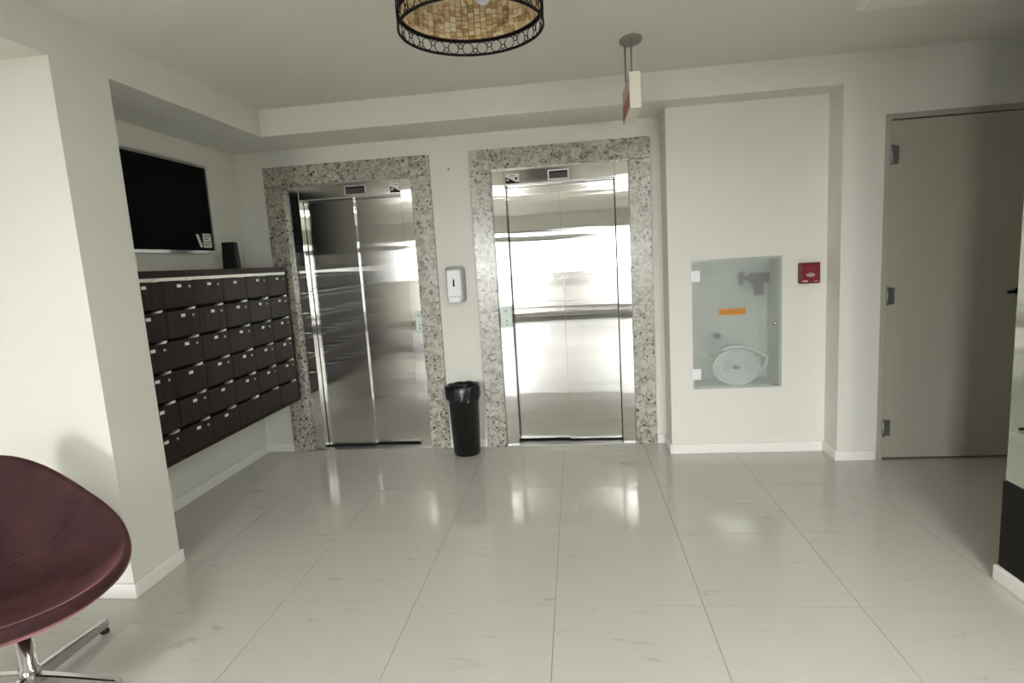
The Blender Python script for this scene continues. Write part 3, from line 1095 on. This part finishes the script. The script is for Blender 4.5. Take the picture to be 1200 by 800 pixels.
# ------------------------------------------------------------------ plum swivel chair
HX, HY = -1.980, 1.630
t = thing('swivel_chair', 'plum velvet scoop chair on a chrome star base at the lower left', 'chair', (HX, HY, 0))
BACK = math.radians(145)
prof_h = [(0, .80), (10, .795), (20, .77), (31, .727), (44, .663), (57, .600), (74, .540), (91, .490), (102, .455), (123, .432), (142, .418), (164, .412), (180, .412)]


def rim_h(phi):
    d = abs(math.degrees(phi))
    for (a, ha), (b, hb) in zip(prof_h[:-1], prof_h[1:]):
        if a <= d <= b:
            return ha+(hb-ha)*(d-a)/(b-a)
    return prof_h[-1][1]


NA = 192
hs = [rim_h(((i/NA*360+180) % 360-180)*PI/180) for i in range(NA)]
for _ in range(6):
    hs = [(hs[i-1]+2*hs[i]+hs[(i+1) % NA])/4 for i in range(NA)]
RI = 0.318
NT = 90
sh = MB()
back_pad, seat_pad = MB(), MB()
cent_in = 0.350
rows = []
for k in range(1, NT+1):
    tt = k/NT
    row = []
    for i in range(NA):
        phi = i/NA*2*PI
        back = 0.5+0.5*math.cos(phi)
        p_ = 4.2-1.7*back
        u = RI*tt*math.cos(phi)            # towards the back
        z = cent_in+(hs[i]-0.012-cent_in)*tt**p_
        dd = u-0.165-0.02*(tt**2)
        z -= 0.020*math.exp(-(dd/0.009)**2)*(1 if tt < 0.985 else 0.5)
        z += 0.016*math.exp(-((dd-0.035)/0.035)**2)+0.008*math.exp(-((dd+0.03)/0.03)**2)
        row.append((RI*tt*math.cos(phi+BACK), RI*tt*math.sin(phi+BACK), z))
    rows.append(row)
# rounded rim, then the outer shell
rim = [(RI+0.008, 0.004), (RI+0.020, 0.0035), (RI+0.028, -0.006), (RI+0.030, -0.020), (RI+0.027, -0.036)]
for r_, dz in rim:
    rows.append([(r_*math.cos(i/NA*2*PI+BACK), r_*math.sin(i/NA*2*PI+BACK), hs[i]+dz) for i in range(NA)])
for k in range(1, 13):
    s = 1-k/13
    row = []
    for i in range(NA):
        r_ = 0.05+(RI+0.025-0.05)*s**0.62
        z = 0.285+(hs[i]-0.036-0.285)*s**1.7
        row.append((r_*math.cos(i/NA*2*PI+BACK), r_*math.sin(i/NA*2*PI+BACK), z))
    rows.append(row)
vr = [[sh.bm.verts.new(p) for p in row] for row in rows]
c0 = sh.bm.verts.new((0, 0, cent_in))
for i in range(NA):
    f = sh.bm.faces.new((c0, vr[0][i], vr[0][(i+1) % NA]))
    f.smooth = True
for k in range(len(vr)-1):
    for i in range(NA):
        f = sh.bm.faces.new((vr[k][i], vr[k+1][i], vr[k+1][(i+1) % NA], vr[k][(i+1) % NA]))
        f.smooth = True
sh.bm.faces.new(vr[-1])
sh.build('seat_shell', VELVET, t)
MB().lathe([(0.0, 0.286), (0.085, 0.286), (0.085, 0.276), (0.03, 0.272), (0.0, 0.272)], n=28).build('mounting_plate', BLACK, t)
MB().lathe([(0.0, 0.280), (0.0255, 0.280), (0.0255, 0.10), (0.032, 0.095), (0.034, 0.03), (0.0, 0.028)], n=28).build('column', CHROME, t)
lg = MB()
lg.bm.free()
lg = MB()
# one leg along +X: a flat tapering chrome bar, higher at the hub
sec = [(0.02, 0.030, 0.075, 0.020), (0.16, 0.026, 0.066, 0.017), (0.325, 0.024, 0.052, 0.014), (0.338, 0.026, 0.050, 0.012)]
pv = None
for x, z0, z1, hw in sec:
    ring = [lg.bm.verts.new(p) for p in ((x, -hw, z0), (x, hw, z0), (x, hw*0.8, z1-0.004), (x, hw*0.5, z1), (x, -hw*0.5, z1), (x, -hw*0.8, z1-0.004))]
    if pv:
        for i in range(6):
            lg.bm.faces.new((pv[i], pv[(i+1) % 6], ring[(i+1) % 6], ring[i]))
    else:
        lg.bm.faces.new(ring)
    pv = ring
lg.bm.faces.new(list(reversed(pv)))
lm_ = lg.mesh('leg')
lm_.materials.append(CHROME)
gm = MB().lathe([(0.0, 0.0), (0.014, 0.0), (0.017, 0.004), (0.016, 0.014), (0.006, 0.018), (0.006, 0.030), (0, 0.030)], n=16).mesh('glide')
gm.materials.append(RUBBER)
for k in range(4):
    q = bpy.data.objects.new('leg', lm_)
    COL.objects.link(q)
    q.parent = t
    q.rotation_euler = (0, 0, k*PI/2+math.radians(1.5))
    h = bpy.data.objects.new('glide', gm)
    COL.objects.link(h)
    h.parent = q
    h.location = (0.322, 0, 0)
    h['label'] = 'black rubber glide'
